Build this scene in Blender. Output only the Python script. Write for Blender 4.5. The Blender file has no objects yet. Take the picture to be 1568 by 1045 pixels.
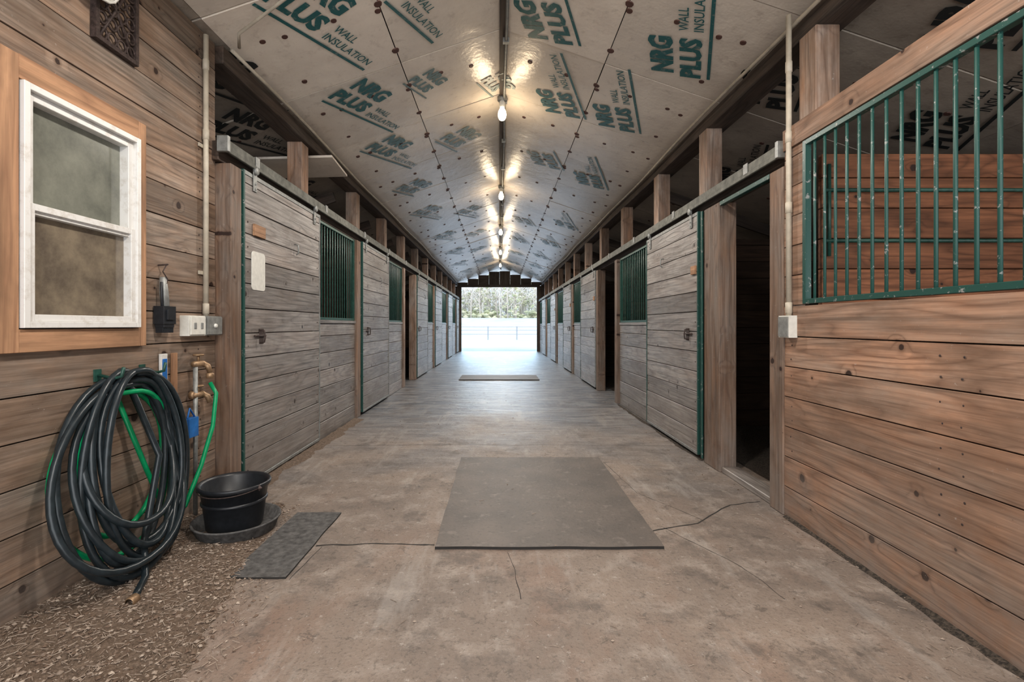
import bpy, math, random
from mathutils import Vector, Matrix, noise
R = random.Random(7)
scene = bpy.context.scene
H = 1.25
XL, XR = -1.90, 1.85
WL, WR = -2.00, 1.87
YEND = 22.8
YB = -1.6
RX, RZ, SL = 0.03, 3.95, 0.34
ZTL, ZTR = 2.50, 2.40

# ------------------------------------------------------------ materials
class NT:
    def __init__(s, name):
        s.m = bpy.data.materials.new(name); s.m.use_nodes = True
        s.t = s.m.node_tree; s.n = s.t.nodes; s.l = s.t.links
        s.b = s.n['Principled BSDF']
    def node(s, typ, **kw):
        n = s.n.new(typ)
        for k, v in kw.items(): setattr(n, k, v)
        return n
    def link(s, a, b): s.l.new(a, b)
    def attr(s, name, vec=True):
        n = s.node('ShaderNodeAttribute', attribute_name=name)
        return n.outputs['Vector'] if vec else n.outputs['Fac']
    def pos(s):
        return s.node('ShaderNodeNewGeometry').outputs['Position']
    def scale(s, v, sc, loc=(0,0,0)):
        n = s.node('ShaderNodeMapping'); s.link(v, n.inputs['Vector'])
        n.inputs['Scale'].default_value = sc; n.inputs['Location'].default_value = loc
        return n.outputs[0]
    def noise(s, v, scale=1.0, detail=3, rough=.5, dist=0):
        n = s.node('ShaderNodeTexNoise'); s.link(v, n.inputs['Vector'])
        n.inputs['Scale'].default_value = scale; n.inputs['Detail'].default_value = detail
        n.inputs['Roughness'].default_value = rough; n.inputs['Distortion'].default_value = dist
        return n.outputs['Fac']
    def math(s, op, a, b=None, c=None, clamp=False):
        n = s.node('ShaderNodeMath', operation=op, use_clamp=clamp)
        for i, x in enumerate((a, b, c)):
            if x is None: continue
            if isinstance(x, (int, float)): n.inputs[i].default_value = x
            else: s.link(x, n.inputs[i])
        return n.outputs[0]
    def mr(s, v, a, b, c=0.0, d=1.0):
        n = s.node('ShaderNodeMapRange'); s.link(v, n.inputs[0])
        for i, x in zip((1,2,3,4), (a,b,c,d)): n.inputs[i].default_value = x
        return n.outputs[0]
    def mix(s, f, a, b, blend='MIX'):
        n = s.node('ShaderNodeMix', data_type='RGBA', blend_type=blend)
        if isinstance(f, (int, float)): n.inputs[0].default_value = f
        else: s.link(f, n.inputs[0])
        for i, x in ((6, a), (7, b)):
            if isinstance(x, tuple): n.inputs[i].default_value = (*x[:3], 1)
            else: s.link(x, n.inputs[i])
        return n.outputs[2]
    def sep(s, v):
        n = s.node('ShaderNodeSeparateXYZ'); s.link(v, n.inputs[0]); return n.outputs
    def gray(s, v):
        n = s.node('ShaderNodeCombineColor')
        for i in range(3): s.link(v, n.inputs[i])
        return n.outputs[0]
    def bump(s, h, strength=.3, dist=.01):
        n = s.node('ShaderNodeBump'); n.inputs['Strength'].default_value = strength
        n.inputs['Distance'].default_value = dist
        s.link(h, n.inputs['Height']); s.link(n.outputs[0], s.b.inputs['Normal'])
    def col(s, c):
        if isinstance(c, tuple): s.b.inputs['Base Color'].default_value = (*c[:3], 1)
        else: s.link(c, s.b.inputs['Base Color'])
    def rough(s, r):
        if isinstance(r, (int, float)): s.b.inputs['Roughness'].default_value = r
        else: s.link(r, s.b.inputs['Roughness'])

def wood(name, base, dark, gray=0.0, graycol=(.42,.37,.33), rough=.65, knots=True, dirt=0.5, spec=.35, vary=.35, kr=.10):
    t = NT(name)
    g = t.attr('gco'); r = t.attr('rnd', False)
    gs = t.sep(g)
    n1 = t.noise(t.scale(g, (.55, 4.5, 4.5)), 1, 2, .45)
    if knots:
        cv = t.node('ShaderNodeCombineXYZ'); t.link(gs[0], cv.inputs[0]); t.link(gs[2], cv.inputs[1])
        vn = t.node('ShaderNodeTexVoronoi', voronoi_dimensions='2D'); t.link(cv.outputs[0], vn.inputs['Vector']); vn.inputs['Scale'].default_value = 3.4
        kd = vn.outputs['Distance']
        cs = t.node('ShaderNodeSeparateColor'); t.link(vn.outputs['Color'], cs.inputs[0])
        krad = t.math('SUBTRACT', t.math('MULTIPLY', t.math('POWER', cs.outputs[0], 1.6), kr), .012)
        kn = t.math('MULTIPLY', t.mr(kd, .0, .22, 1, 0), t.mr(cs.outputs[0], .3, 1.0))
        n1k = t.math('ADD', n1, t.math('MULTIPLY', kn, .14))
        wob = t.math('MULTIPLY', t.math('SUBTRACT', t.noise(g, 40, 2, .6), .5), .05)
        kd = t.math('ADD', kd, wob)
    else: n1k = n1
    rings = t.math('PINGPONG', t.math('MULTIPLY', n1k, 24), 1.0)
    rings = t.math('POWER', rings, 2.5)
    fine = t.noise(t.scale(g, (2.0, 70, 70)), 1, 4, .65)
    streak = t.noise(t.scale(g, (.8, 16, 16), (5,5,5)), 1, 4, .65)
    stain = t.noise(t.scale(g, (1.0, 2.2, 2.2)), 1.3, 5, .7)
    f = t.math('ADD', t.math('MULTIPLY', rings, .7), t.math('MULTIPLY', t.mr(fine, .35, .68), .5), clamp=True)
    c = t.mix(f, base, dark)
    c = t.mix(t.mr(streak, .48, .66, 0, .7), c, tuple(x*.36 for x in base))
    if gray > 0:
        gf = t.mr(t.noise(t.scale(g, (.9, 3, 3), (9,3,1)), 1.5, 5, .7), .5-gray*.35, .95-gray*.45)
        gcol = t.mix(t.mr(t.math('ADD', fine, t.math('MULTIPLY', rings, .12)), .3, .75), graycol, tuple(x*.34 for x in graycol))
        c = t.mix(gf, c, gcol)
    br = t.mr(r, 0, 1, 1-vary, 1+vary*.55)
    c = t.mix(1.0, c, t.gray(br), 'MULTIPLY')
    c = t.mix(t.mr(stain, .45, .68, 0, .7), c, tuple(x*.34 for x in base))
    if knots:
        dd = t.math('SUBTRACT', kd, krad)
        halo = t.math('MULTIPLY', t.mr(dd, .0, .05, .5, 0), t.mr(krad, 0, .02))
        c = t.mix(halo, c, tuple(x*.6 for x in dark))
        c = t.mix(t.mr(dd, -.008, .006, .92, 0), c, (.026,.013,.010))
    if dirt > 0:
        z = t.sep(t.pos())[2]
        df = t.math('MULTIPLY', t.mr(z, 0, .75, 1, 0), t.mr(t.noise(t.pos(), 4, 5, .7), .35, .7), clamp=True)
        c = t.mix(t.math('MULTIPLY', df, dirt), c, (.27,.235,.21))
        sc = t.mr(t.noise(t.pos(), 38, 3, .8), .66, .74)
        c = t.mix(t.math('MULTIPLY', sc, .4), c, (.48,.45,.42))
    t.col(c); t.rough(rough); t.b.inputs['Specular IOR Level'].default_value = spec
    t.bump(t.math('ADD', t.math('MULTIPLY', fine, .7), t.math('MULTIPLY', rings, .3)), .6, .004)
    return t.m

def plain(name, c, rough=.5, metal=0.0, var=.2, scale=20, bump=.0, spec=.5):
    t = NT(name)
    n = t.noise(t.pos(), scale, 4, .6)
    col = t.mix(t.mr(n, .3, .75), tuple(min(1,x*(1+var)) for x in c), tuple(x*(1-var) for x in c))
    t.col(col); t.rough(rough); t.b.inputs['Metallic'].default_value = metal
    t.b.inputs['Specular IOR Level'].default_value = spec
    if bump: t.bump(n, bump, .01)
    return t.m

M_wallL = wood('wood_wall_brown', (.42,.27,.178), (.175,.10,.062), gray=.7, graycol=(.35,.285,.235), dirt=.5)
M_wallR = wood('wood_wall_orange', (.47,.275,.178), (.21,.11,.067), gray=.5, graycol=(.38,.29,.23), dirt=.7, vary=.3)
M_door = wood('wood_weathered', (.33,.262,.222), (.155,.125,.105), gray=.95, graycol=(.43,.395,.37), rough=.40, dirt=.6, spec=.5, vary=.28, kr=.085)
M_post = wood('wood_timber', (.39,.235,.15), (.20,.11,.07), gray=.50, dirt=.6)
M_dark = wood('wood_dark', (.13,.09,.068), (.055,.038,.03), gray=.3, graycol=(.18,.155,.135), dirt=0, knots=False)
M_casing = wood('wood_casing', (.53,.31,.18), (.33,.18,.105), knots=False, dirt=0, vary=.1)
M_stallin = wood('wood_stall_inside', (.36,.15,.075), (.145,.06,.03), gray=.0, dirt=0)
M_stallshade = wood('wood_stall_shaded', (.07,.04,.026), (.03,.018,.012), gray=.0, dirt=0, knots=False)  # stall wood darkened, interior shade painted into its colour
M_green = plain('green_painted_steel', (.022,.075,.058), .38, .0, .4, 30)
t = NT('green_chipped_steel'); nn = t.noise(t.pos(), 30, 4, .7)
t.col(t.mix(t.mr(nn, .60, .66), (.018,.072,.060), (.28,.28,.27))); t.rough(.4); M_greenc = t.m
M_galv = plain('galvanised_steel', (.27,.275,.265), .5, .4, .3, 25)
M_track = plain('dusty_track_steel', (.155,.155,.135), .7, .1, .45, 14)
t = NT('white_vinyl_dirty'); a=t.noise(t.pos(),14,5,.75)
t.col(t.mix(t.mr(a,.5,.72,0,.7),(.72,.71,.69),(.46,.41,.35))); t.rough(.42); M_white = t.m
M_cond = plain('painted_conduit', (.48,.43,.35), .5, 0, .2, 12)
M_plast = plain('white_plastic', (.68,.67,.62), .4, 0, .1, 30)
M_black = plain('black_rubber', (.018,.020,.024), .38, 0, .3, 40)
M_hoseblk = plain('hose_black_rubber', (.018,.026,.031), .32, 0, .35, 30)
M_hosegrn = plain('hose_green', (.0,.27,.105), .35, 0, .2, 20)
M_brass = plain('aged_brass', (.34,.23,.14), .5, .6, .4, 40)
M_blue = plain('blue_plastic', (.02,.14,.42), .4, 0, .2, 20)
M_iron = plain('rusty_iron', (.07,.05,.045), .6, .4, .5, 60, .3)
t = NT('dusty_glass')
p = t.pos(); d = t.noise(p, 5, 5, .7)
z = t.sep(p)[2]
up = t.mr(z, 1.74, 1.76)
ca = t.mix(t.mr(d,.35,.7), (.25,.205,.15), (.10,.08,.065)); cb = t.mix(t.mr(d,.35,.7), (.24,.245,.205), (.135,.14,.12))
t.col(t.mix(up, ca, cb)); t.rough(.14); t.b.inputs['Specular IOR Level'].default_value=.8
M_glass = t.m
def emis(name, c, s):
    t = NT(name); t.col(c); t.b.inputs['Emission Color'].default_value=(*c,1); t.b.inputs['Emission Strength'].default_value=s
    return t.m
M_bulb = emis('bulb_glow', (1.0,.86,.62), 9)

# floor
t = NT('packed_concrete')
p = t.pos(); sx, sy, sz = t.sep(p)
big = t.noise(p, .9, 5, .6, .4); mid = t.noise(p, 5, 6, .7); fin = t.noise(p, 60, 4, .7)
brush = t.noise(t.scale(p, (1.6, 7, 1)), 1, 5, .7, .8)
warm = t.mix(t.mr(big,.35,.65), (.305,.245,.202), (.19,.157,.135))
warm = t.mix(t.mr(mid,.5,.68,0,.8), warm, (.38,.33,.29))
cool = t.mix(t.mr(brush,.40,.60), (.125,.135,.152), (.29,.288,.29))
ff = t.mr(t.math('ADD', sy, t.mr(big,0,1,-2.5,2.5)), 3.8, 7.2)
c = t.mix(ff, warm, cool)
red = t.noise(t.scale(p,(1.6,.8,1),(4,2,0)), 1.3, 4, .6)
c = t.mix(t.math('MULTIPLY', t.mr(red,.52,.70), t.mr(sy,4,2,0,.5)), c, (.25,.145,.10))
c = t.mix(t.mr(fin,.54,.66,0,.55), c, (.10,.083,.07))
c = t.mix(t.mr(t.noise(p,22,5,.8),.59,.68,0,.65), c, (.50,.46,.42))
c = t.mix(t.mr(t.noise(p,2.6,6,.75),.52,.64,0,.65), c, (.115,.097,.086))
c = t.mix(t.mr(t.noise(p,9,6,.8,.5),.57,.63,0,.55), c, (.09,.075,.065))
c = t.mix(t.mr(t.noise(t.scale(p,(3,.5,1),(7,1,0)),1.5,5,.7),.56,.66,0,.35), c, (.42,.39,.36))
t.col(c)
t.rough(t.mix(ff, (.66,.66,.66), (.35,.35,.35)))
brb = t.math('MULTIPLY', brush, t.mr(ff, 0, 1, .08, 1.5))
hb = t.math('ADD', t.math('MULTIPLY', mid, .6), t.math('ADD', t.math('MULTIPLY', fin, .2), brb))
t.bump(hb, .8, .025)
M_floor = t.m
def foam(name, c1, c2, c3, rg):
    t = NT(name)
    r = t.attr('rnd', False); p=t.pos()
    a = t.noise(p, 1.6, 5, .65); b = t.noise(p, 9, 4, .7)
    c = t.mix(t.mr(a,.35,.7), c1, c2)
    c = t.mix(t.mr(b,.56,.76,0,.55), c, c3)
    c = t.mix(t.mr(t.noise(p,30,4,.8),.62,.72,0,.4), c, c3)
    c = t.mix(1.0, c, t.gray(t.mr(r,0,1,.84,1.06)), 'MULTIPLY')
    t.col(c); t.rough(rg); t.b.inputs['Specular IOR Level'].default_value=.6
    t.bump(t.math('ADD', t.math('MULTIPLY', a, 1.0), t.math('MULTIPLY', b, .15)), .5, .03)
    return t.m
M_ceil = foam('foam_board_ceiling', (.86,.775,.675), (.70,.615,.53), (.45,.37,.30), .28)
M_ceil_shade = foam('foam_board_shaded', (.44,.375,.31), (.30,.25,.205), (.16,.13,.10), .6)  # darker copy of the ceiling board, shade over the stalls put into colour
t = NT('teal_print'); r = t.attr('rnd', False)
w = t.noise(t.pos(), 25, 4, .7)
c = t.mix(t.mr(r,0,1,0,.62), (.010,.115,.12), (.48,.50,.48))
c = t.mix(t.mr(w,.55,.75,0,.6), c, (.5,.46,.40)); t.col(c); t.rough(.4); M_print = t.m
M_print2 = plain('dark_print', (.02,.022,.022), .6)
M_screw = plain('washer_brown', (.10,.045,.035), .6)
M_rooft = plain('roof_steel', (.05,.05,.05), .7)
t = NT('dusty_rubber_mat'); p=t.pos(); a=t.noise(p,3,5,.65); b=t.noise(p,45,4,.75); d=t.noise(p,12,5,.7)
c=t.mix(t.mr(a,.35,.65),(.165,.14,.122),(.11,.097,.087)); c=t.mix(t.mr(b,.56,.68,0,.55),c,(.055,.048,.044)); c=t.mix(t.mr(d,.55,.68,0,.5),c,(.28,.245,.215))
t.col(c); t.rough(.6); t.bump(b,.35,.006); M_rubber=t.m
M_rubber2 = plain('grey_mat', (.095,.092,.09), .85, 0, .6, 30, .5)
M_edge = plain('mat_edge', (.03,.027,.025), .8)
t = NT('gravel_dirt'); p=t.pos(); a=t.noise(p,55,5,.75); b=t.noise(p,7,4,.6)
c=t.mix(t.mr(a,.35,.65),(.10,.070,.05),(.33,.25,.19)); c=t.mix(t.mr(b,.4,.7,0,.6),c,(.19,.13,.09)); t.col(c); t.rough(.95); t.bump(a,.9,.02); M_dirt=t.m
t = NT('pebbles'); r=t.attr('rnd',False); c=t.mix(r,(.15,.10,.07),(.48,.40,.33)); t.col(c); t.rough(.85); M_peb=t.m
t = NT('debris_and_stall_shade'); p=t.pos(); a=t.noise(p,70,4,.75)
t.col(t.mix(t.mr(a,.4,.65),(.03,.024,.019),(.14,.11,.085))); t.rough(.95); t.bump(a,.9,.02); M_debris_shade=t.m  # floor debris along the walls; also the painted shade on stall floors

# ------------------------------------------------------------ mesh builder
class MB:
    def __init__(s): s.v=[]; s.f=[]; s.g=[]; s.r=[]; s.mi=[]; s.sm=[]
    def _add(s, vs, fs, mat, g=None, r=None, sm=False):
        o=len(s.v); r = R.random() if r is None else r
        s.v += [tuple(v) for v in vs]
        s.g += [tuple(x) for x in (g or vs)]
        s.r += [r]*len(vs)
        for f in fs: s.f.append(tuple(i+o for i in f)); s.mi.append(mat); s.sm.append(sm)
    def box(s, x0,x1,y0,y1,z0,z1, mat=0, M=None, r=None, axis=None):
        if x0>x1: x0,x1=x1,x0
        if y0>y1: y0,y1=y1,y0
        if z0>z1: z0,z1=z1,z0
        vs=[Vector((x,y,z)) for x in (x0,x1) for y in (y0,y1) for z in (z0,z1)]
        d=(x1-x0,y1-y0,z1-z0)
        ax = d.index(max(d)) if axis is None else axis
        off=(R.uniform(0,90),R.uniform(0,90),R.uniform(0,90))
        pr={0:(0,1,2),1:(1,0,2),2:(2,0,1)}[ax]
        g=[(v[pr[0]]+off[0],v[pr[1]]+off[1],v[pr[2]]+off[2]) for v in vs]
        if M is not None: vs=[M@v for v in vs]
        s._add(vs,[(0,1,3,2),(4,6,7,5),(0,4,5,1),(2,3,7,6),(0,2,6,4),(1,5,7,3)],mat,g,r)
    def tube(s, pts, rad, seg=10, mat=0, cap=True, r=None):
        pts=[Vector(p) for p in pts]; n=len(pts)
        vs=[]; up=None
        for i,p in enumerate(pts):
            d=(pts[min(i+1,n-1)]-pts[max(i-1,0)]).normalized()
            if up is None:
                up = Vector((0,0,1)) if abs(d.z)<.9 else Vector((1,0,0))
            a=(up-d*up.dot(d)).normalized(); b=d.cross(a); up=a
            rr = rad[i] if isinstance(rad,(list,tuple)) else rad
            for k in range(seg):
                t=2*math.pi*k/seg
                vs.append(p+a*math.cos(t)*rr+b*math.sin(t)*rr)
        fs=[]
        for i in range(n-1):
            for k in range(seg):
                k2=(k+1)%seg
                fs.append((i*seg+k,i*seg+k2,(i+1)*seg+k2,(i+1)*seg+k))
        if cap: fs.append(tuple(range(seg))[::-1]); fs.append(tuple(range((n-1)*seg,n*seg)))
        s._add(vs,fs,mat,None,r,True)
    def cyl(s,p0,p1,rad,seg=12,mat=0,r=None): s.tube([p0,p1],rad,seg,mat,True,r)
    def lathe(s, prof, c, seg=32, mat=0, axis='Z', sy=1.0, closed=False):
        vs=[];c=Vector(c)
        for (rr,h) in prof:
            for k in range(seg):
                t=2*math.pi*k/seg
                if axis=='Z': vs.append(c+Vector((rr*math.cos(t),rr*math.sin(t)*sy,h)))
                elif axis=='X': vs.append(c+Vector((h,rr*math.cos(t),rr*math.sin(t))))
                else: vs.append(c+Vector((rr*math.cos(t),h,rr*math.sin(t))))
        fs=[]
        for i in range(len(prof)-1):
            for k in range(seg):
                k2=(k+1)%seg; fs.append((i*seg+k,i*seg+k2,(i+1)*seg+k2,(i+1)*seg+k))
        s._add(vs,fs,mat,None,None,True)
    def blob(s,c,rx,ry,rz,mat=0,r=None,rot=None):
        q=[(0,0,1),(1,0,0),(0,1,0),(-1,0,0),(0,-1,0),(0,0,-1)]
        vs=[]
        for a in q:
            v=Vector((a[0]*rx,a[1]*ry,a[2]*rz))*R.uniform(.75,1.2)
            if rot is not None: v=rot@v
            vs.append(Vector(c)+v)
        s._add(vs,[(0,1,2),(0,2,3),(0,3,4),(0,4,1),(5,2,1),(5,3,2),(5,4,3),(5,1,4)],mat,None,r)
    def build(s,name,mats,bevel=0.0,parent=None):
        me=bpy.data.meshes.new(name); me.from_pydata(s.v,[],s.f)
        for m in mats: me.materials.append(m)
        me.polygons.foreach_set('material_index',s.mi)
        me.polygons.foreach_set('use_smooth',s.sm)
        a=me.attributes.new('gco','FLOAT_VECTOR','POINT'); a.data.foreach_set('vector',[c for g in s.g for c in g])
        a=me.attributes.new('rnd','FLOAT','POINT'); a.data.foreach_set('value',s.r)
        me.update()
        o=bpy.data.objects.new(name,me); scene.collection.objects.link(o)
        if bevel:
            b=o.modifiers.new('b','BEVEL'); b.width=bevel; b.segments=1; b.limit_method='ANGLE'
        if parent: o.parent=parent
        return o

def zroof(x): return RZ - SL*abs(x-RX)

# ------------------------------------------------------------ floor
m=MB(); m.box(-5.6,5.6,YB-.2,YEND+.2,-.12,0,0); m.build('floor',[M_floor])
for side in (-1,1):
    m=MB(); m.box(side*2.16,side*5.48,(3.56 if side<0 else 3.25),YEND-.05,.002,.018,0); m.build('stall_floor_shade',[M_debris_shade])  # dark slab on the stall floor, stall shade put into its colour

def planks(m, xa, xb, y0, y1, z0, z1, bh=.19, gap=.004, mat=0, holes=None):
    z=z0
    while z<z1-.02:
        zt=min(z+bh,z1)
        segs=[(y0,y1)]
        if holes:
            (hy0,hy1,hz0,hz1)=holes
            out=[]
            for (a,b) in segs:
                if zt<=hz0+.001 or z>=hz1-.001: out.append((a,b,z,zt))
                else:
                    out.append((a,hy0,z,zt)); out.append((hy1,b,z,zt))
                    if z<hz0: out.append((hy0,hy1,z,hz0-.003))
                    if zt>hz1: out.append((hy0,hy1,hz1+.003,zt))
            rr=R.random()
            for (a,b,c,d) in out:
                j=R.uniform(-.002,.002)
                m.box(xa+j,xb+j,a,b,c+gap/2,d-gap/2,mat,r=rr,axis=1)
        else:
            for (a,b) in segs:
                j=R.uniform(-.003,.003)
                m.box(xa+j,xb+j,a,b,z+gap/2,zt-gap/2,mat,axis=1)
        z=zt
m=MB()
planks(m, WL-.04, WL, YB, 3.40, 0.0, 3.23, .19, .006, 0, holes=(1.99,2.64,1.235,2.265))
m.box(WL-.06,WL-.045,YB,3.40,0,3.2,1)
for z in [i*.19+dz for i in range(17) for dz in (.05,.14)]:
    for y in (1.05,3.22,):
        m.lathe([(0,.0015),(.005,.001),(.006,0)],(WL,y+R.uniform(-.01,.01),z),8,2,'X')
m.build('wall_left',[M_wallL,M_dark,M_iron],.0025)

# window
m=MB()
cw=.085
x1=WL+.028
m.box(WL-.005,x1,1.99-cw,1.985,1.235-.10,2.265+.10,0)
m.box(WL-.005,x1,2.645,2.645+.055,1.235-.10,2.265+.10,0)
m.box(WL-.005,x1-.001,1.985,2.645,2.268,2.268+.10,0)
m.box(WL-.005,x1-.001,1.985,2.645,1.235-.10,1.232,0)
def frame(m,xa,xb,y0,y1,z0,z1,w,mat):
    m.box(xa,xb,y0,y0+w,z0,z1,mat); m.box(xa,xb,y1-w,y1,z0,z1,mat)
    m.box(xa+.001,xb-.001,y0+w,y1-w,z1-w,z1,mat); m.box(xa+.001,xb-.001,y0+w,y1-w,z0,z0+w,mat)
frame(m,WL-.08,WL+.045,1.99,2.64,1.237,2.263,.028,1)
frame(m,WL-.06,WL+.022,2.018,2.612,1.72,2.235,.034,1)
frame(m,WL-.05,WL+.034,2.018,2.612,1.265,1.765,.030,1)
m.box(WL-.03,WL-.025,2.05,2.58,1.75,2.21,2)
m.box(WL-.012,WL-.008,2.045,2.585,1.29,1.74,2)
m.build('window_1',[M_casing,M_white,M_glass],.003)

m=MB()
m.box(-2.10,-1.895,3.41,3.55,0,2.395,0)
m.build('corner_post',[M_post],.004)

def conduit(name,x,y,z0,z1,clamps):
    m=MB(); m.cyl((x,y,z0),(x,y,z1),.0165,14,0)
    for z in clamps:
        m.lathe([(.0165,-.035),(.020,-.033),(.020,.033),(.0165,.035)],(x,y,z),14,0)
    return m
m=conduit('c',WL+.026,3.25,1.312,3.20,[2.53,1.36,3.0])
for z in (1.6,2.45): m.box(WL+.004,WL+.012,3.20,3.30,z-.012,z+.012,0)
m.build('electrical_conduit',[M_cond])
m=MB()
m.box(WL,WL+.06,3.02,3.19,1.18,1.31,0); m.box(WL+.06,WL+.068,3.03,3.18,1.188,1.302,0)
m.box(WL+.001,WL+.058,3.20,3.38,1.18,1.31,1); m.box(WL+.058,WL+.066,3.205,3.375,1.186,1.304,1)
for y in (3.07,3.14): m.box(WL+.068,WL+.072,y-.012,y+.012,1.225,1.265,1)
m.lathe([(0,.012),(.012,.012),(.015,0)],(WL+.066,3.29,1.245),16,0,'X')
m.build('outlet_box',[M_plast,M_galv],.005)

# hanging horse clipper
m=MB()
bx=WL+.03; by=2.83
m.cyl((WL,by,1.60),(WL+.06,by,1.605),.005,8,3)
m.tube([(WL+.05,by,1.60),(WL+.05,by-.03,1.56),(WL+.05,by+.01,1.52),(WL+.05,by,1.49)],.004,6,3)
m.tube([(bx,by,1.53),(bx+.005,by,1.44),(bx+.01,by+.005,1.36)],[.018,.024,.022],12,1)
m.tube([(bx+.012,by-.028,1.50),(bx+.012,by-.024,1.36)],.008,8,2)
m.box(bx-.022,bx+.04,by-.05,by+.055,1.255,1.36,0)
m.box(bx-.018,bx+.035,by-.043,by+.047,1.235,1.256,2)
for k in range(9): m.box(bx-.015,bx+.03,by-.042+k*.0105,by-.036+k*.0105,1.205,1.236,2)
m.box(bx+.04,bx+.05,by-.03,by+.035,1.28,1.34,2)
m.build('horse_clipper',[M_black,M_galv,M_black,M_iron],.006)

# ornamental iron plaque upper left
m=MB()
x=WL+.02
def ring(m,cy,cz,r,rad,mat=0,x=x):
    m.tube([(x,cy+r*math.cos(t),cz+r*math.sin(t)) for t in [i*2*math.pi/16 for i in range(17)]],rad,6,mat)
frame(m,x-.018,x+.012,2.36,2.64,2.66,3.12,.022,0)
for i in range(4):
    for j in range(6):
        ring(m,2.41+i*.062,2.71+j*.075,.028,.006)
m.tube([(x,2.39,3.10),(x,2.50,2.88),(x,2.61,2.68)],.008,6,0)
m.tube([(x,2.61,3.10),(x,2.50,2.88),(x,2.39,2.68)],.008,6,0)
m.build('iron_scroll_plaque',[M_iron])
m=MB()
for k in range(7):
    ring(m,2.33,2.93,.04+.011*k,.0065,0,WL+.055+.005*k)
m.cyl((WL,2.33,3.00),(WL+.10,2.33,3.01),.008,8,0)
m.build('rope_coil',[M_plast])

# ------------------------------------------------------------ garden hose on left wall
def hose(m, turns, cy, ry, ztop, hh, x0, rad, seed, mat=0, start=None, tail=None, bulge=.24, sk=(-.26,-.02), rv=(.56,1.08)):
    rr=random.Random(seed); pts=[]
    if start: pts+=start
    N=44
    P=[dict(cy=cy+rr.uniform(-.06,.05),ry=ry*rr.uniform(*rv),zt=ztop+rr.uniform(-.06,.015),h=hh*rr.uniform(.74,1.04),x=x0+rr.uniform(0,.08),sk=rr.uniform(*sk),b=bulge*rr.uniform(.5,1)) for _ in range(turns+2)]
    for i in range(turns*N):
        k=i//N; u=(i%N)/N; t=2*math.pi*u
        A,B=P[k],P[k+1]; e=u*u*(3-2*u)
        q={kk:A[kk]*(1-e)+B[kk]*e for kk in A}
        s=(1-math.cos(t))/2
        w=.84+.16*s
        st=math.sin(t); st=math.copysign(abs(st)**.9,st)
        y=q['cy']+q['ry']*st*w+q['sk']*s*s
        z=max(q['zt']-s*q['h'], .035)
        xx=q['x']+q['b']*s*s+.02*math.sin(t*2+k)
        pts.append((xx,y,z))
    if tail: pts+=tail
    m.tube(pts,rad,10,mat)
m=MB()
hose(m,9,2.52,.43,1.0,.96,WL+.045,.0165,5,0,tail=[(-1.83,2.60,.55),(-1.78,2.42,.16),(-1.70,2.32,.04),(-1.66,2.22,.03),(-1.63,2.16,.03)])
m.lathe([(.017,0),(.022,.004),(.022,.04),(.014,.045)],(-1.625,2.12,.03),12,1,'Y')
m.build('garden_hose',[M_hoseblk,M_brass])
m=MB()
hose(m,2,2.48,.385,.92,.80,WL+.030,.013,12,0,start=[(WL+.09,3.19,.87),(WL+.13,3.19,.80),(WL+.15,3.12,.60),(WL+.16,2.98,.38),(WL+.14,2.86,.18),(WL+.10,2.78,.12),(WL+.06,2.66,.45)],bulge=.10,sk=(-.08,0),rv=(.7,1.0))
m.build('garden_hose.001',[M_hosegrn])
m=MB()
for y in (2.40,2.70):
    m.box(WL,WL+.008,y-.02,y+.02,.97,1.03,0)
    m.tube([(WL+.008,y,1.0),(WL+.09,y,.985),(WL+.125,y,.995),(WL+.135,y,1.04)],.008,8,0)
m.build('hose_hanger',[M_green])
# water spigot
m=MB()
sy_=3.12
m.cyl((WL+.05,sy_-.02,0.02),(WL+.05,sy_-.02,.98),.014,10,1)
m.tube([(WL+.02,sy_-.02,.80),(WL+.05,sy_-.02,.80)],.028,12,0)
for z in (1.0,.80):
    m.tube([(WL+.05,sy_-.04,z),(WL+.05,sy_+.05,z),(WL+.075,sy_+.07,z-.02),(WL+.09,sy_+.07,z-.06)],[.018,.02,.018,.016],12,0)
    m.cyl((WL+.05,sy_+.01,z+.015),(WL+.05,sy_+.01,z+.055),.008,8,0)
    m.lathe([(0,.0),(.03,.0),(.034,.006),(.03,.012),(0,.012)],(WL+.05,sy_+.01,z+.05),14,2)
m.lathe([(.017,0),(.023,.003),(.023,.03),(.013,.036)],(WL+.09,sy_+.07,.90),14,0)
m.build('water_spigot',[M_brass,M_galv,M_brass])
m=MB(); m.box(WL+.004,WL+.026,2.93,2.965,.70,1.08,0); m.box(WL,WL+.03,2.915,2.98,.55,.70,0)
for k in range(12): m.box(WL+.03,WL+.06,2.918+.005*k,2.921+.005*k,.56,.69,1)
m.build('wooden_brush',[M_casing,M_plast],.006)
m=MB(); m.box(WL+.004,WL+.02,2.83,2.885,.80,1.08,0); m.box(WL+.02,WL+.024,2.838,2.877,.90,1.05,1); m.box(WL+.003,WL+.014,2.81,2.90,.74,.80,1)
m.build('sweat_scraper',[M_white,M_blue],.006)
m=MB(); m.box(WL+.05,WL+.09,2.98,3.07,.55,.67,0); m.tube([(WL+.07,2.99,.67),(WL+.07,3.01,.73),(WL+.07,3.06,.67)],.006,8,0); m.box(WL,WL+.05,3.01,3.04,.59,.63,1)
m.build('spray_nozzle_holder',[M_blue,M_galv],.008)

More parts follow.
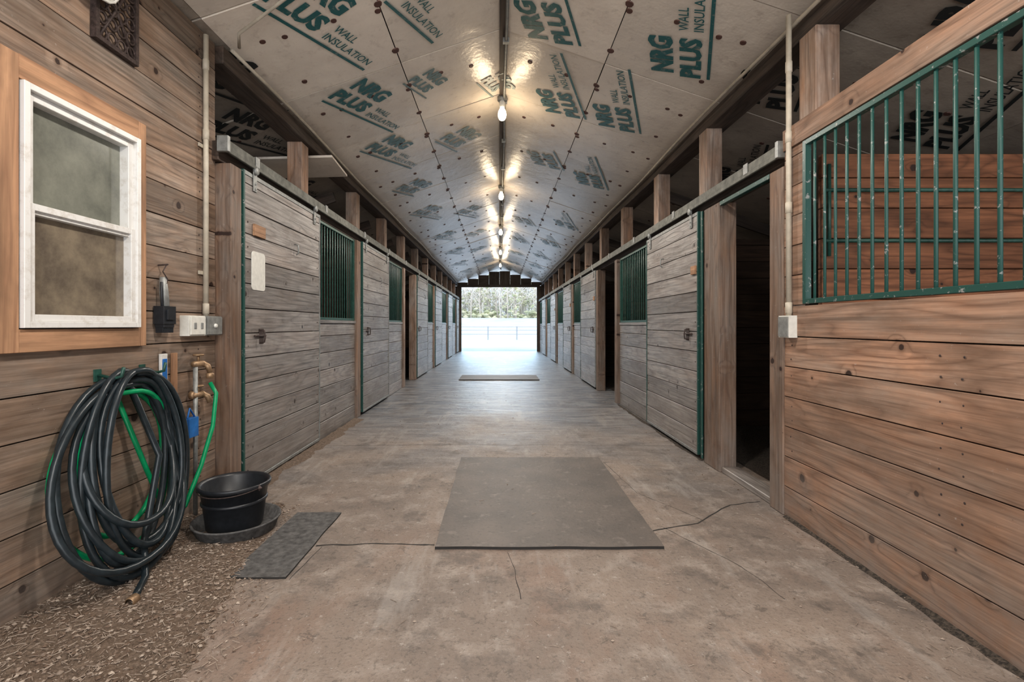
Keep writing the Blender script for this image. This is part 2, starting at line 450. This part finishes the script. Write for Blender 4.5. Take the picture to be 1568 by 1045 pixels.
# bucket and pan
m=MB(); c=(-1.615,2.95,.03)
m.lathe([(0,.0),(.15,.0),(.155,.01),(.185,.24),(.192,.24),(.20,.245),(.203,.26),(.198,.27),(.19,.268),(.178,.255),(.148,.03),(0,.02)],c,48,0)
m.lathe([(.173,.15),(.182,.155),(.182,.165),(.176,.17)],c,48,0)
a0=[(c[0]+.2*math.cos(t),c[1]+.2*math.sin(t),c[2]+.25-.02*math.sin((t-3.3)/2.6*math.pi)) for t in [3.3+i*.13 for i in range(21)]]
m.tube(a0,.0035,6,1)
for a in (a0[0],a0[-1]): m.blob(a,.016,.016,.02,1)
m.build('rubber_bucket',[M_black,M_iron])
m=MB(); c=(-1.59,2.93,0)
m.lathe([(0,.004),(.19,.004),(.215,.015),(.235,.075),(.245,.08),(.243,.088),(.232,.086),(.205,.028),(0,.026)],c,48,0)
m.build('feed_pan',[M_rubber2])

# ------------------------------------------------------------ stall fronts
def grille(m,x,y0,y1,z0,z1,mat,rod=.008,sp=.088):
    n=max(2,round((y1-y0)/sp))
    for i in range(1,n):
        y=y0+(y1-y0)*i/n
        m.cyl((x,y,z0),(x,y,z1),rod,8,mat)
def latch(m,s,x,y,z,mat):
    m.box(x,x+s*.006,y-.035,y+.035,z-.06,z+.06,mat)
    m.tube([(x+s*.005,y-.03,z+.05),(x+s*.045,y-.035,z+.045),(x+s*.05,y-.035,z),(x+s*.045,y-.035,z-.045),(x+s*.005,y-.03,z-.05)],.007,8,mat)
    m.cyl((x+s*.012,y-.12,z+.005),(x+s*.012,y+.05,z+.005),.009,8,mat)
def stall_door(side,y0,y1,ztop,extra=None,last=False):
    s=-side
    X=(XL if side<0 else XR)
    xa=X-s*.045; xb=X
    m=MB()
    planks(m,min(xa,xb),max(xa,xb),y0+.02,y1-.02,.06,ztop-.06,.188,.007,0)
    for (a,b,w) in ((y0,y0+.022,1),(y1-.018,y1,1)): m.box(xa-s*.004,xb+s*.006,a,b,.04,ztop-.03,1 if (a==y0 and side<0) or (b==y1 and side>0) or R.random()<.3 else 2)
    m.box(xa-s*.004,xb+s*.005,y0+.022,y1-.022,.035,.062,2)
    m.box(xa-s*.004,xb+s*.005,y0+.022,y1-.022,ztop-.062,ztop-.03,2)
    for y in (y0+.16,y1-.16):
        m.box(xb+s*.006,xb+s*.012,y-.028,y+.028,ztop-.16,ztop+.045,2)
        m.lathe([(0,-.01),(.03,-.01),(.032,0),(.03,.01),(0,.01)],(xb+s*.02,y,ztop-.0),14,2,'X')
        for z in (ztop-.14,ztop-.10): m.lathe([(0,.006*s),(.009,.006*s),(.010,0)],(xb+s*.012,y,z),8,2,'X')
    for z in [.15+.188*i for i in range(int((ztop-.2)/.188))]:
        for y in (y0+.07,y1-.07):
            m.lathe([(0,s*.003),(.007,s*.003),(.008,0)],(xb,y,z),8,3,'X')
    latch(m,s,xb,(y0+.27 if side<0 else y0+.25),1.16,3)
    yy=y1-.62
    m.tube([(xb,yy,2.0),(xb+s*.03,yy,1.99),(xb+s*.035,yy,1.92),(xb+s*.012,yy,1.90)],.007,8,2)
    if extra: extra(m,s,xb,y0)
    m.build('stall_door',[M_door,M_greenc,M_galv,M_iron,M_plast,M_casing],.003)
def stall_panel(side,y0,y1,ztop,zs=1.27):
    s=-side; X=(XL if side<0 else XR)-s*.06
    m=MB()
    planks(m,X-.02,X+.02,y0,y1,.0,zs,.188,.007,0)
    m.box(X-.03,X+.035,y0,y1,zs,zs+.035,0)
    frame(m,X-.018,X+.018,y0,y1,zs+.036,ztop-.05,.03,1)
    grille(m,X,y0+.03,y1-.03,zs+.05,ztop-.06,1)
    m.build('stall_grille_panel',[M_door,M_green],.003)
def post(side,yc,z0,z1,w=.15,dx=0.0,name='timber_post',mat=None):
    s=-side; X=(XL if side<0 else XR)-s*(.01+dx)
    m=MB(); m.box(X-s*.15,X,yc-w/2,yc+w/2,z0,z1,0)
    m.build(name,[mat or M_post],.006)

def sign_left(m,s,x,y0):
    pts=[];w,h,rc=.105,.15,.03;cy,cz=3.80,1.67
    for (sx_,sz_,a0) in ((1,1,0),(-1,1,1),(-1,-1,0),(1,-1,1)):
        rng = range(6) if a0==0 else range(5,-1,-1)
        for k in rng:
            a=math.radians(k*18); pts.append((cy+sx_*(w-rc+rc*math.cos(a)),cz+sz_*(h-rc+rc*math.sin(a))))
    n=len(pts); vs=[(x+.001,y,z) for y,z in pts]+[(x+.008,y,z) for y,z in pts]
    fs=[tuple(range(n,2*n)),tuple(range(n))[::-1]]+[(i,(i+1)%n,n+(i+1)%n,n+i) for i in range(n)]
    m._add(vs,fs,4)
    m.box(x,x+.02,3.72,3.89,1.94,2.03,5)
def blk_right(m,s,x,y0): m.box(x,x+s*.02,y0+.04,y0+.14,1.73,1.81,5)
TL,TR=ZTL-.105,ZTR-.105
stall_door(-1,3.58,5.11,2.44,sign_left)
stall_panel(-1,5.12,6.48,2.44)
post(-1,6.57,0,TL,.16)
stall_door(-1,6.70,8.30,2.44); stall_panel(-1,8.32,9.62,2.44); post(-1,9.72,0,TL)
post(-1,11.05,0,TL)
y=11.15
stall_door(-1,y,y+1.65,2.44); stall_panel(-1,y+1.66,y+2.9,2.44); post(-1,y+3.0,0,TL)
y=14.25
for k in range(2):
    stall_door(-1,y+.05,y+1.7,2.44); stall_panel(-1,y+1.72,y+3.3,2.44); post(-1,y+3.45,0,TL); y+=3.6
stall_door(-1,y+.03,YEND-.12,2.44)
post(1,3.255,0,2.295,.16,name='corner_post')
post(1,4.25,0,TR,.30)
stall_door(1,4.50,6.08,2.34,blk_right)
stall_panel(1,6.10,7.60,2.34,1.25); post(1,7.75,0,TR)
post(1,9.25,0,TR)
stall_door(1,9.35,11.05,2.34,blk_right); stall_panel(1,11.07,12.3,2.34,1.25); post(1,12.4,0,TR)
y=12.5
for k in range(2):
    stall_door(1,y+.03,y+1.6,2.34,blk_right); stall_panel(1,y+1.62,y+3.2,2.34,1.25); post(1,y+3.35,0,TR); y+=3.5
stall_door(1,y+.02,y+1.6,2.34); stall_panel(1,y+1.62,YEND-.12,2.34,1.25)

m=MB()
m.box(1.86,1.90,3.34,4.09,2.26,2.295,0); m.box(1.842,1.856,4.402,4.43,.03,2.29,0)
m.build('door_frame',[M_greenc],.003)
m=MB(); m.box(1.88,2.02,3.34,4.09,0,.05,0); m.build('door_sill',[M_door],.005)
for side,z,ys in ((-1,ZTL,3.36),(1,ZTR,3.20)):
    s=-side; X=XL if side<0 else XR
    m=MB()
    m.box(X-s*.05,X+s*.015,ys,YEND-.1,z-.02,z+.04,0)
    m.box(X+s*.010,X+s*.022,ys,YEND-.1,z-.05,z-.02,0)
    y=ys+.4
    while y<YEND-.3:
        m.box(X+s*.015,X+s*.024,y-.03,y+.03,z-.03,z+.05,1); y+=1.5
    m.box(X+s*-.05,X+s*.03,ys-.03,ys,z-.05,z+.06,1)
    m.build('sliding_door_track',[M_track,M_galv],.003)
    m=MB(); m.box(X-s*.15,X-s*.055,ys,YEND-.1,z-.10,z+.035,0); m.build('stall_header',[M_dark],.004)

yl=[4.95,6.80]
while yl[-1]<YEND-2.2: yl.append(yl[-1]+1.65)
for i,y in enumerate(yl): post(-1,y,ZTL+.04,3.10,.17,.08)
yr=[3.05,4.62,6.0]
while yr[-1]<YEND-2.2: yr.append(yr[-1]+1.65)
for i,y in enumerate(yr): post(1,y,(2.52 if i==0 else ZTR+.04),3.10,.17,.08)
for side,ys in ((-1,3.41),(1,YB)):
    m=MB(); X=side*2.05
    m.box(X-.10,X+.10,ys,YEND,3.10,3.225,0)
    m.build('eave_beam',[M_dark],.006)
    m=MB(); m.tube([(side*1.90,ys+.02,3.20)]+[(side*(1.90+.01*math.sin(y)),y,3.20+.012*math.sin(y*1.7)) for y in [ys+.5*k for k in range(1,int((YEND-ys)/.5))]],.013,8,0)
    m.build('eave_conduit',[M_cond])
m=MB()
for y in [6.71+1.83*k for k in range(9)]:
    for side in (-1,1):
        a=math.atan(SL)*side
        M=Matrix.Translation((side*3.9,y,zroof(side*3.9)-.13))@Matrix.Rotation(a,4,'Y')
        m.box(-1.70,1.70,-.02,.02,-.07,.07,0,M)
m.build('roof_rafters',[M_dark])

m=MB()
def cross(m,y,side,ztop=2.38,mat=0):
    z=.02
    x0=side*2.12
    while z<ztop-.05:
        m.box(x0,side*5.5,y-.02,y+.02,z+.003,min(z+.2,ztop)-.003,mat); z+=.2
cross(m,3.20,1)
for y in (5.9,7.75,11.6,12.4+2.9,18.7): cross(m,y,1,2.3,1)
for y in (3.48,6.57,9.72,13.9,17.6,21.3): cross(m,y,-1,2.3,1)
m.build('stall_partition',[M_stallin,M_stallshade],.003)
m=MB()
for z in (2.13,1.80): m.cyl((2.12,3.15,z),(5.4,3.15,z),.013,8,0)
for x in (2.15,3.6,5.3): m.cyl((x,3.155,1.7),(x,3.155,2.3),.012,8,0)
m.build('stall_guard_rail',[M_green])
m=MB()
for side in (-1,1):
    z=0
    while z<2.0:
        m.box(side*5.5,side*5.54,YB,YEND,z+.002,z+.2,0); z+=.202
m.build('wall_outer',[M_stallshade])

# ------------------------------------------------------------ front right wall
m=MB()
planks(m,WR,WR+.04,YB,3.175,0,1.375,.196,.006,0)
planks(m,WR,WR+.04,2.985,3.175,1.375,2.385,.19,.005,0)
m.box(WR-.012,WR+.05,YB,3.175,2.385,2.52,0)
m.box(WR+.04,WR+.05,YB,3.17,0,1.37,1)
for z in [i*.196+dz for i in range(7) for dz in (.05,.14)]:
    for y in (1.95,2.05,3.1):
        m.lathe([(0,-.0015),(.005,-.001),(.006,0)],(WR,y+R.uniform(-.01,.01),z),8,2,'X')
m.build('wall_right',[M_wallR,M_dark,M_iron],.003)
m=MB()
frame(m,WR-.008,WR+.030,-.5,2.975,1.38,2.38,.030,0)
for i in range(1,39):
    y=-.5+3.475*i/39; m.cyl((WR+.011,y,1.40),(WR+.011,y,2.36),.0085,10,0)
m.build('stall_grille',[M_greenc],.002)
m=conduit('c',WR-.022,3.09,1.31,3.23,[2.45,1.36,2.9,2.0])
m.box(WR-.055,WR-.001,3.035,3.145,1.17,1.31,1); m.box(WR-.062,WR-.055,3.04,3.14,1.178,1.302,2)
m.build('electrical_conduit',[M_cond,M_plast,M_galv],.0)

def strip(name,x0,x1,y0,y1,hgt,seed,mat=None):
    m=MB(); nx,ny=6,int((y1-y0)/.04)
    vs=[]
    for j in range(ny+1):
        y=y0+(y1-y0)*j/ny
        w=.55+.45*noise.noise(Vector((y*2.3,seed,0)))+.25*noise.noise(Vector((y*9.3,seed,0)))
        for i in range(nx+1):
            u=i/nx; x=x0+(x1-x0)*u*w
            z=hgt*(1-u)**1.3*(.8+.5*noise.noise(Vector((x*9,y*9,seed))))-.002*(i==nx)
            vs.append((x,y,z))
    fs=[(j*(nx+1)+i,j*(nx+1)+i+1,(j+1)*(nx+1)+i+1,(j+1)*(nx+1)+i) for j in range(ny) for i in range(nx)]
    m._add(vs,fs,0,None,None,True); return m.build(name,[mat or M_dirt])
strip('dirt_strip',XL-.01,XL+.20,3.6,6.4,.03,1)
strip('dirt_strip',WR+.0,WR-.06,YB,3.15,.016,5,M_debris_shade)
strip('dirt_strip',XR+.02,XR-.05,4.45,7.6,.012,8,M_debris_shade)

def edge(y):
    return -1.13-.21*max(0,(y-1.7))+.05*noise.noise(Vector((y*3,0,3)))-.03*noise.noise(Vector((y*11,2,3)))
def gz(x,y):
    e=edge(y); d=e-x
    if d<0: return -.01
    return min(d*.25,.012)+min(d,.9)*.035+.010*noise.noise(Vector((x*9,y*9,0)))+.006*noise.noise(Vector((x*30,y*30,0)))
m=MB(); NX,NY=70,150; vs=[]
for j in range(NY+1):
    y=-.8+4.15*j/NY
    for i in range(NX+1):
        x=-2.0+1.15*i/NX; vs.append((x,y,gz(x,y)))
fs=[(j*(NX+1)+i,j*(NX+1)+i+1,(j+1)*(NX+1)+i+1,(j+1)*(NX+1)+i) for j in range(NY) for i in range(NX)]
m._add(vs,fs,0,None,None,True)
for k in range(9500):
    y=R.uniform(.9,3.35); x=R.uniform(-1.99,edge(y)+.18*R.random()**2)
    if (x+1.6)**2+(y-2.94)**2<.06: continue
    s=.0022+.009*R.random()**4
    z=max(gz(x,y),0)+s*.3
    rot=Matrix.Rotation(R.uniform(0,6.28),3,'Z')@Matrix.Rotation(R.uniform(-.5,.5),3,'X')
    m.blob((x,y,z),s*R.uniform(.8,1.5),s,s*.7,1,R.random()**1.8,rot)
for k in range(2600): # straw
    y=R.uniform(.9,3.35); x=R.uniform(-1.99,edge(y)+.25*R.random()**2)
    a=R.uniform(0,6.28);L=R.uniform(.01,.04); z=max(gz(x,y),0)+.005
    if (x+1.6)**2+(y-2.94)**2<.06: continue
    m.tube([(x,y,z),(x+L*math.cos(a),y+L*math.sin(a),z+.003)],.0013,4,1,False,R.uniform(.4,1))
m.build('gravel_bed',[M_dirt,M_peb])
# loose bits of straw and grit on the aisle floor
m=MB()
for k in range(1100):
    y=.9+8*R.random()**1.6; side=R.random()
    x=R.uniform(-1.3,1.8) if side<.55 else (1.86-.25*R.random()**2)
    if -.40<x<.96 and 2.65<y<4.55 and R.random()<.8: continue
    z0=.017 if (-.37<x<.93 and 2.68<y<4.52) else .001
    if R.random()<.5:
        s=.0018+.005*R.random()**3; m.blob((x,y,z0+s*.5),s*1.3,s,s*.6,0,R.random()*.8)
    else:
        a=R.uniform(0,6.28);L=R.uniform(.01,.04); m.tube([(x,y,z0+.001),(x+L*math.cos(a),y+L*math.sin(a),z0+.002)],.0012,4,0,False,R.uniform(.2,1))
m.build('loose_straw',[M_peb])

def mat(name,x0,x1,y0,y1,h,mm,rot=0):
    m=MB()
    N=24
    per=[]
    for k in range(N): per.append((x0+(x1-x0)*k/N,y0))
    for k in range(N): per.append((x1,y0+(y1-y0)*k/N))
    for k in range(N): per.append((x1-(x1-x0)*k/N,y1))
    for k in range(N): per.append((x0,y1-(y1-y0)*k/N))
    per=[(a+.008*noise.noise(Vector((a*4,b*4,1))),b+.008*noise.noise(Vector((a*4,b*4,7)))) for a,b in per]
    n=len(per)
    lo=[(a,b,.0005) for a,b in per]; hi=[(a,b,h) for a,b in per]
    m._add(lo+hi,[tuple(range(n,2*n))],0)
    m._add(lo+hi,[(i,(i+1)%n,n+(i+1)%n,n+i) for i in range(n)],1)
    return m.build(name,[mm,M_edge])
mat('rubber_mat',-.36,.92,2.69,4.51,.016,M_rubber)
mat('rubber_mat',-.92,.90,10.9,11.9,.02,M_rubber)
mat('rubber_mat',-1.34,-1.05,2.38,3.20,.010,M_rubber2)

def crack(m,pts,w=.007):
    P=[]
    for (a,b) in zip(pts[:-1],pts[1:]):
        for k in range(12):
            u=k/12; P.append((a[0]+(b[0]-a[0])*u, a[1]+(b[1]-a[1])*u))
    P.append(pts[-1]); vs=[]
    for i,(x,y) in enumerate(P):
        dx=.012*noise.noise(Vector((x*7,y*7,4))); dy=.018*noise.noise(Vector((x*7,y*7,9)))
        w2=w*(.3+.7*abs(noise.noise(Vector((x*15,y*15,2)))))
        a=P[max(i-1,0)];b=P[min(i+1,len(P)-1)]; t=Vector((b[0]-a[0],b[1]-a[1])).normalized()
        vs.append((x+dx-t.y*w2,y+dy+t.x*w2,.0012)); vs.append((x+dx+t.y*w2,y+dy-t.x*w2,.0012))
    m._add(vs,[(2*i,2*i+1,2*i+3,2*i+2) for i in range(len(P)-1)],0)
m=MB()
crack(m,[(-1.04,2.74),(-.70,2.76),(-.37,2.74)],.013); crack(m,[(.92,2.93),(1.25,3.05),(1.60,3.36),(1.84,3.42)],.012)
crack(m,[(-1.03,2.38),(-1.0,2.72)],.004)
crack(m,[(-1.8,5.0),(-.4,5.05),(1.8,5.0)],.004); crack(m,[(-1.8,7.4),(1.8,7.4)],.005); crack(m,[(.05,2.66),(0.1,2.2)],.003)
crack(m,[(.95,4.4),(1.02,3.6),(1.3,3.1)],.003); crack(m,[(1.0,3.0),(1.25,2.5),(1.3,2.2)],.003)
m.build('floor_crack',[M_edge])

# ------------------------------------------------------------ ceiling
m=MB()
ang=math.atan(SL)
bands=[(.0,.93),(.937,2.0),(2.005,3.7),(3.705,5.6)]
y=YB-.1
ys=[y]
while ys[-1]<YEND+.3: ys.append(ys[-1]+1.22)
for side in (-1,1):
    for bi,(a,b) in enumerate(bands):
        for i in range(len(ys)-1):
            y0,y1=ys[i]+.006,ys[i+1]-.006
            xc=RX+side*(a+b)/2; L=(b-a)/math.cos(ang)
            j=R.uniform(-.004,.004)
            M=Matrix.Translation((xc,(y0+y1)/2,zroof(xc)+.02+j))@Matrix.Rotation(ang*side,4,'Y')@Matrix.Rotation(R.uniform(-.010,.010),4,'X')
            m.box(-L/2,L/2,-(y1-y0)/2,(y1-y0)/2,-.02,.02,0 if bi<2 else 2,M)
    xc=RX+side*2.85; L=5.8/math.cos(ang)
    M=Matrix.Translation((xc,(YB+YEND)/2,zroof(xc)+.09))@Matrix.Rotation(ang*side,4,'Y')
    m.box(-L/2,L/2,-(YEND-YB)/2-.4,(YEND-YB)/2+.4,-.03,.03,1,M)
m.build('ceiling',[M_ceil,M_rooft,M_ceil_shade])
m=MB()
def disc(x,y,r=.026):
    side=1 if x>RX else -1
    M=Matrix.Translation((x,y,zroof(x)-.003))@Matrix.Rotation(ang*side,4,'Y')
    n=10; vs=[M@Vector((r*math.cos(2*math.pi*k/n),r*math.sin(2*math.pi*k/n),-.006)) for k in range(n)]+[M@Vector((r*1.15*math.cos(2*math.pi*k/n),r*1.15*math.sin(2*math.pi*k/n),0.006)) for k in range(n)]
    m._add(vs,[tuple(range(n))]+[(k,(k+1)%n,n+(k+1)%n,n+k) for k in range(n)],0)
for side in (-1,1):
    y=YB+.3
    k=0
    while y<YEND:
        disc(RX+side*.932,y,.03)
        if k%2==0:
            disc(RX+side*.95,y+.07,.024)
            for q in (.30,.62,1.27,1.62,1.80,2.6,3.3): disc(RX+side*(q+R.uniform(-.03,.03)),y+R.uniform(-.04,.04),.022)
        else:
            disc(RX+side*1.72,y,.022)
        y+=.61; k+=1
m.build('ceiling_washers',[M_screw])
m=MB()
m.box(RX-.03,RX+.03,YB,YEND,RZ-.03,RZ-.005,0)
pts=[(RX+.03+.006*math.sin(y*2),y,RZ-.055+.006*math.sin(y*1.3)) for y in [YB+.4*k for k in range(int((YEND-YB)/.4))]]
m.tube(pts,.014,8,1)
y=YB
while y<YEND: m.box(RX+.0,RX+.06,y-.02,y+.02,RZ-.075,RZ-.03,1); y+=1.22
m.build('ridge_conduit',[M_dark,M_galv])
m=MB(); m.tube([(-1.83,3.40,3.20),(-1.78,3.30,3.24),(-1.3,3.12,3.42),(-.6,2.95,3.64),(-.05,2.9,3.83),(.0,2.9,3.85)],.011,8,0); m.build('cross_conduit',[M_cond])

def textverts(body,size,off=.0):
    c=bpy.data.curves.new('txt','FONT'); c.body=body; c.size=size; c.offset=off; c.resolution_u=2
    o=bpy.data.objects.new('txt',c); scene.collection.objects.link(o)
    dg=bpy.context.evaluated_depsgraph_get(); dg.update()
    me=bpy.data.meshes.new_from_object(o.evaluated_get(dg))
    vs=[v.co.copy() for v in me.vertices]; fs=[tuple(p.vertices) for p in me.polygons]
    bpy.data.objects.remove(o); bpy.data.curves.remove(c); bpy.data.meshes.remove(me)
    return vs,fs
def fit(T,w,h):
    xs=[v.x for v in T[0]]; ys_=[v.y for v in T[0]]
    x0,x1,y0,y1=min(xs),max(xs),min(ys_),max(ys_)
    return [Vector(((v.x-x0)/(x1-x0)*w,(v.y-y0)/(y1-y0)*h,0)) for v in T[0]],T[1]
T1=fit(textverts('NRG',.30,.016),.46,.19); T2=fit(textverts('PLUS',.27,.014),.50,.17); T3=fit(textverts('WALL',.115,.001),.24,.07); T4=fit(textverts('INSULATION',.115,.001),.56,.07)
PM=0
def put(m,T,ox,oy,M,r):
    m._add([M@Vector((v.x+ox,v.y+oy,0)) for v in T[0]],T[1],PM,None,r)
m=MB()
def logo(x,y,side,parts=3,r=0.2,da=0.0,sc=1.0):
    th=math.radians(21+da)
    if side<0:
        bx,by=math.sin(th),math.cos(th); ux,uy=math.cos(th),-math.sin(th)
    else:
        bx,by=-math.sin(th),-math.cos(th); ux,uy=-math.cos(th),math.sin(th)
    def f(u,v):
        X=x+(bx*u+ux*v)*sc; Y=y+(by*u+uy*v)*sc
        return Vector((X,Y,zroof(X)-.013))
    class F:
        def __matmul__(s,v): return f(v.x,v.y)
    F=F()
    def bar(a,b): m._add([f(a,.0),f(b,.0),f(b,.025),f(a,.025)],[(0,1,2,3)],PM,None,r)
    if parts&1: put(m,T1,.04,.285,F,r); put(m,T2,.0,.07,F,r)
    if parts&2: put(m,T3,.58,.17,F,r); put(m,T4,.58,.065,F,r)
    if parts==3: bar(0,1.18)
    elif parts==2: bar(.45,1.18)
    else: bar(0,.65)
logo(-1.64,3.20,-1,3,.0); logo(-1.02,3.15,-1,2,.1); logo(-1.68,4.55,-1,3,.0); logo(-.95,4.72,-1,1,.5,0,.7)
logo(.72,4.25,1,3,.0); logo(1.79,4.12,1,3,.0); logo(1.0,5.55,1,3,.2); logo(1.60,5.45,1,3,.1); logo(-.25,5.2,-1,1,.8,0,.7)
logo(-1.70,5.85,-1,3,.25); logo(-.85,6.3,-1,1,.6); logo(1.0,7.4,1,1,.5); logo(1.72,7.6,1,3,.2)
logo(-1.70,7.6,-1,1,.5)
y=9.2
while y<21.5:
    logo(-1.68+R.uniform(-.05,.05),y,-1,3,R.uniform(.5,.8)); logo(-.95+R.uniform(-.1,.1),y+1.0,-1,R.choice((1,3)),R.uniform(.6,.95))
    logo(1.72+R.uniform(-.08,.05),y+1.6,1,3,R.uniform(.4,.8)); logo(.9,y+2.6,1,R.choice((1,3)),R.uniform(.6,.95))
    y+=2.6
PM=1
for x,y in ((-2.75,4.35),(-2.5,3.5),(-3.0,6.0),(-3.3,7.6),(2.55,4.15),(3.75,3.95),(3.1,2.9),(4.5,3.0),(3.1,5.9),(4.6,4.6),(3.2,8)):
    logo(x,y,-1 if x<0 else 1,3,.0)
m.build('ceiling_lettering',[M_print,M_print2])
m=MB()
M=Matrix.Translation((-2.22,5.43,3.02))@Matrix.Rotation(math.radians(-3),4,'Y')@Matrix.Rotation(math.radians(4),4,'Z')
m.box(-.42,.42,-.33,.33,-.012,.012,0,M)
M=Matrix.Translation((-2.75,5.85,2.66))@Matrix.Rotation(math.radians(-6),4,'Y')
m.box(-.5,.5,-.75,.75,-.02,.02,0,M)
m.build('insulation_board',[M_ceil])

for y in (-1.4,2.03,5.67,9.28,12.9,16.5,20.1):
    m=MB(); x=RX+.0; z=RZ-.07
    m.lathe([(0,.05),(.055,.05),(.055,0),(.0,0)],(x,y,z),8,0)
    m.lathe([(.026,0),(.034,-.02),(.036,-.055),(.030,-.075),(.0,-.075)],(x,y,z),16,2)
    m.lathe([(.022,-.07),(.030,-.095),(.045,-.125),(.050,-.16),(.046,-.195),(.030,-.222),(.0,-.232)],(x,y,z),20,1)
    m.build('ceiling_light_bulb',[M_galv,M_bulb,M_plast])
    l=bpy.data.lights.new('bulb_light','POINT'); l.energy=8; l.color=(1,.78,.52); l.shadow_soft_size=.09
    o=bpy.data.objects.new('bulb_light',l); o.location=(x,y,z-.34); scene.collection.objects.link(o)
    l=bpy.data.lights.new('fill_spot','SPOT'); l.energy=200; l.color=(1,.94,.87); l.shadow_soft_size=.12; l.spot_size=math.radians(168); l.spot_blend=.5  # added fill spot below the bulb, lights walls and floor without ceiling hot spots
    o=bpy.data.objects.new('fill_spot',l); o.location=(x,y,z-.38); scene.collection.objects.link(o)

# ------------------------------------------------------------ far gable
m=MB()
for i in range(22):
    x0=-5.5+.5*i; x1=x0+.495
    zt=min(zroof(x0),zroof(x1)); zb=3.12 if (x1>-1.9 and x0<1.8) else 0
    m.box(x0,x1,YEND,YEND+.04,zb,zt,0)
m.box(-1.95,1.90,YEND-.06,YEND,3.03,3.15,0)
m.box(-2.0,-1.80,YEND-.02,YEND+.06,0,3.1,0); m.box(1.76,2.0,YEND-.02,YEND+.06,0,3.1,0)
m.build('wall_far',[M_dark])

# ------------------------------------------------------------ exterior
t=NT('pale_ground'); p=t.pos(); n=t.noise(p,.35,4,.6); t.col(t.mix(t.mr(n,.35,.7),(.66,.70,.76),(.50,.56,.63))); t.rough(.8); M_snow=t.m
m=MB(); NX,NY=30,40; vs=[]
for j in range(NY+1):
    y=YEND+.2+110*(j/NY)**1.5
    for i in range(NX+1):
        x=-60+120*i/NX
        h=2.3*min(1,max(0,(y-50)/20))**1.0*(1+.12*noise.noise(Vector((x*.05,y*.05,0)))) + (.0 if y<46 else .15*noise.noise(Vector((x*.12,y*.12,3))))
        vs.append((x,y,-.04+h))
m._add(vs,[(j*(NX+1)+i,j*(NX+1)+i+1,(j+1)*(NX+1)+i+1,(j+1)*(NX+1)+i) for j in range(NY) for i in range(NX)],0,None,None,True)
m.build('ground_outside',[M_snow])
M_fence=plain('fence_grey',(.36,.38,.41),.8)
m=MB()
for i in range(22):
    x=-26+2.5*i; m.box(x-.06,x+.06,41.9,42.05,-.05,1.15,0)
for z in (.45,.80,1.08): m.box(-26,27,41.85,41.9,z-.03,z+.03,0)
m.build('paddock_fence',[M_fence])
t=NT('tree_bark_hazy'); r=t.attr('rnd',False); t.col(t.mix(r,(.50,.45,.40),(.80,.77,.72))); t.rough(.9); M_bark=t.m  # bark colour lightened to paint in distance haze
t=NT('tree_foliage_hazy'); r=t.attr('rnd',False); t.col(t.mix(r,(.42,.46,.30),(.72,.70,.54))); t.rough(.9); M_fol=t.m  # foliage lightened the same way, haze in the colour
m=MB()
for k in range(300):
    y=R.uniform(71,95); x=R.uniform(-22,22); z0=2.1; h=R.uniform(4.0,7.8)
    m.tube([(x,y,z0),(x+R.uniform(-.3,.3),y,z0+h*.5),(x+R.uniform(-.5,.5),y,z0+h)],[.11,.07,.02],5,0)
    for b in range(12):
        z=z0+h*R.uniform(.2,.9); a=R.uniform(0,6.28); L=R.uniform(.6,1.7)
        m.tube([(x,y,z),(x+L*.6*math.cos(a),y+L*.5*math.sin(a),z+L*.5),(x+L*math.cos(a),y+L*math.sin(a),z+L*1.1)],[.05,.03,.01],4,0)
    if R.random()<.3:
        for b in range(26):
            u=R.uniform(.1,1); rad=(1-u)*1.3+.2
            m.blob((x+R.uniform(-rad,rad),y+R.uniform(-rad,rad),z0+h*u),R.uniform(.15,.4),R.uniform(.2,.4),R.uniform(.1,.25),1,R.random())
for k in range(500):
    m.blob((R.uniform(-24,24),R.uniform(72,76),2.2+R.random()**2*1.2),.5,.5,.3,1,R.random())
m.build('tree_line',[M_bark,M_fol])

# ------------------------------------------------------------ light & world
w=bpy.data.worlds.new('World'); scene.world=w; w.use_nodes=True
bg=w.node_tree.nodes['Background']; bg.inputs[0].default_value=(.74,.87,1.0,1); bg.inputs[1].default_value=1.3
def sun(name,e,ang_,rot,colr):
    s=bpy.data.lights.new(name,'SUN'); s.energy=e; s.angle=math.radians(ang_); s.color=colr
    o=bpy.data.objects.new(name,s); o.rotation_euler=[math.radians(a) for a in rot]; o.location=(0,0,20); scene.collection.objects.link(o)
sun('sun',1.2,1.5,(28,38,0),(1,.97,.92))
sun('fill_sun_entrance',4.3,100,(95,0,0),(1.0,.97,.94))  # added wide fill from the near end, tilted up to brighten the ceiling
sun('sky_fill_far_door',5.5,60,(-83,0,0),(.52,.76,1.0))  # added wide blue fill for sky light and sheen from the far door

cam=bpy.data.cameras.new('cam'); cam.lens=17.0; cam.sensor_width=36; cam.sensor_fit='HORIZONTAL'
cam.shift_x=19/1568; cam.shift_y=-24.5/1568; cam.clip_start=.05; cam.clip_end=400
o=bpy.data.objects.new('camera',cam); o.location=(0,0,H); o.rotation_euler=(math.radians(90),0,0); scene.collection.objects.link(o)
scene.camera=o
scene.view_settings.view_transform='Standard'
scene.view_settings.exposure=0.05
scene.view_settings.gamma=0.92
